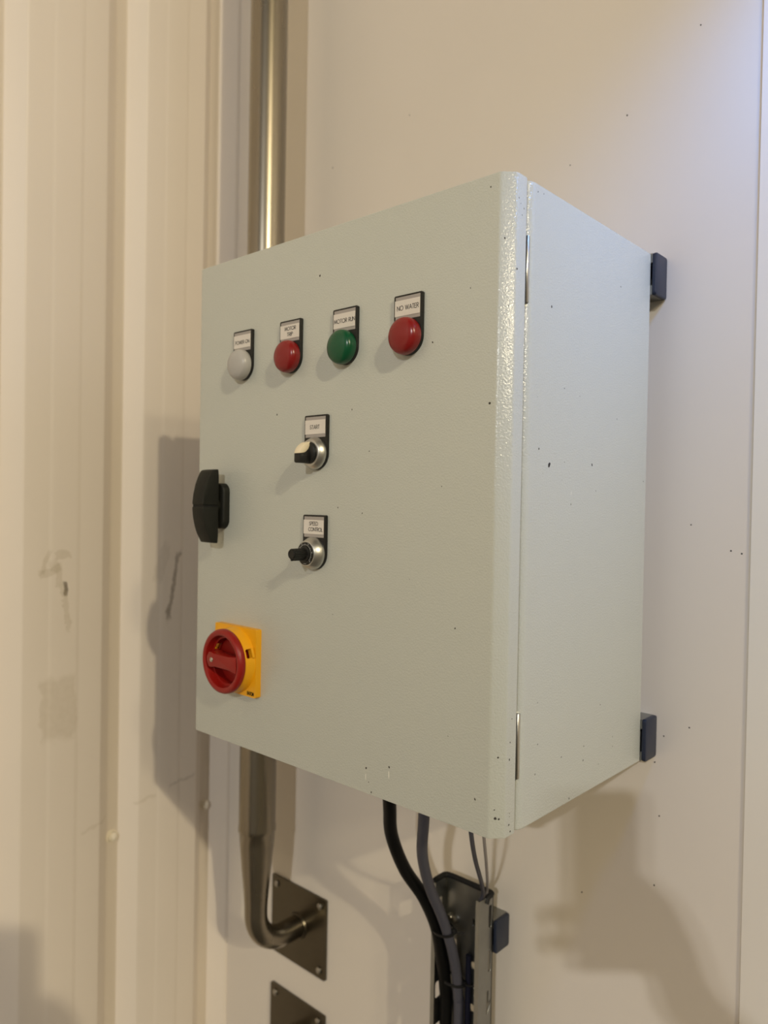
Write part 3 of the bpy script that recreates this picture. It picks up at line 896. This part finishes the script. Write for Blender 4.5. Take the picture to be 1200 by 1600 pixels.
link('phone_body', cs_prism(rrect(PA0, PB0, PA1, PB1, .011, 6), PC0, PC1, .0012), material('graphite_metal', srgb(70, 70, 74), .4, metal=.6), phone)
link('screen', cs_prism(rrect(PA0 + .003, PB0 + .003, PA1 - .003, PB1 - .003, .009, 6), PC0 - .0004, PC0 + .0002, 0), material('dark_glass_screen', srgb(14, 15, 18), .08, spec=.6), phone)
link('camera_bump', cs_prism(rrect(PA1 - .036, PB1 - .036, PA1 - .002, PB1 - .002, .008, 5), PC1 - .0004, PC1 + .0016, .0004), material('graphite_glass', srgb(60, 60, 64), .2), phone)
for (la, lb) in ((0, 0), (-.0165, .0), (-.008, -.0165)):
    bm = bm_lathe(bmesh.new(), [(0, .0), (.0050, .0), (.0052, .0012), (.0066, .0012), (.0068, -.0004), (0, -.0004)], (0, 0, 0), (0, 0, 1), 24)
    for v in bm.verts: v.co = cs(la + v.co.x, lb + v.co.y, PC1 + .0018 + v.co.z)
    link('lens_ring', from_bm(bm), M['black'], phone)


def limb(bm, pts, sub=6):
    """tapered round limb through (a, b, c, radius) with ball ends"""
    P = catmull([(p[0], p[1], p[2]) for p in pts], sub)
    rad = []
    for i in range(len(pts) - 1):
        for k in range(sub): rad.append(pts[i][3] + (pts[i + 1][3] - pts[i][3]) * k / sub)
    rad.append(pts[-1][3])
    bm_tube(bm, [cs(*p) for p in P], rad, 16)
    for p in (pts[0], pts[-1]):
        bmesh.ops.create_uvsphere(bm, u_segments=16, v_segments=10, radius=p[3], matrix=Matrix.Translation(cs(*p[:3])))


bm = bmesh.new()
# forearm, wrist and palm on the right-hand side of the phone
limb(bm, [(.300, -.430, -.190, .044), (.215, -.335, -.125, .042), (.130, -.240, -.060, .033), (.080, -.197, -.030, .0275), (.052, -.170, -.014, .027)])
limb(bm, [(.060, -.180, -.016, .026), (.050, -.150, -.006, .024), (.0425, -.118, -.002, .020), (.038, -.098, .000, .015)])
limb(bm, [(.052, -.168, -.012, .022), (.042, -.158, .002, .018), (.038, -.140, .004, .016)])
# four fingers closing across the back of the phone
limb(bm, [(.038, -.098, .001, .0105), (.024, -.088, .0085, .0095), (-.020, -.080, .0070, .0088), (-.046, -.082, .0060, .0078)])
limb(bm, [(.038, -.116, .002, .0108), (.022, -.110, .0092, .0100), (-.030, -.106, .0078, .0092), (-.071, -.113, .0045, .0085), (-.0765, -.117, -.005, .0078)])
limb(bm, [(.038, -.134, .002, .0105), (.020, -.132, .0090, .0098), (-.030, -.134, .0076, .0090), (-.071, -.141, .0042, .0083), (-.0760, -.144, -.005, .0076)])
limb(bm, [(.038, -.150, .001, .0095), (.018, -.152, .0080, .0088), (-.022, -.156, .0056, .0080), (-.046, -.160, .0030, .0070)])
# thumb lying along the right edge, over the screen side
limb(bm, [(.056, -.150, -.020, .0170), (.047, -.118, -.029, .0130), (.034, -.090, -.0295, .0110), (.018, -.070, -.0285, .0098), (.006, -.060, -.0270, .0085)])
me = from_bm(bm)
tmp = bpy.data.objects.new('tmp', me); COL.objects.link(tmp)
md = tmp.modifiers.new('r', 'REMESH'); md.mode = 'VOXEL'; md.voxel_size = .0026
sm = tmp.modifiers.new('s', 'SMOOTH'); sm.iterations = 5; sm.factor = .5
dg = bpy.context.evaluated_depsgraph_get(); dg.update()
hand = bpy.data.meshes.new_from_object(tmp.evaluated_get(dg))
bpy.data.objects.remove(tmp, do_unlink=True)
arm = tag(link('person', hand, material('skin', srgb(198, 150, 124), .5, spec=.4, var=.06, var_scale=60, sss=.15), None, 180), 'forearm and hand of the person taking the picture, dark sleeve, holding the phone', 'person')
bm = bmesh.new()
pth = catmull([(.320, -.452, -.205), (.215, -.335, -.125), (.142, -.253, -.068)], 8)
bm_tube(bm, [cs(*p) for p in pth], [.053 - .013 * i / (len(pth) - 1) for i in range(len(pth))], 24)
link('sleeve', from_bm(bm), material('dark_work_jacket', srgb(40, 44, 52), .85, spec=.2, var=.15, var_scale=200), arm)
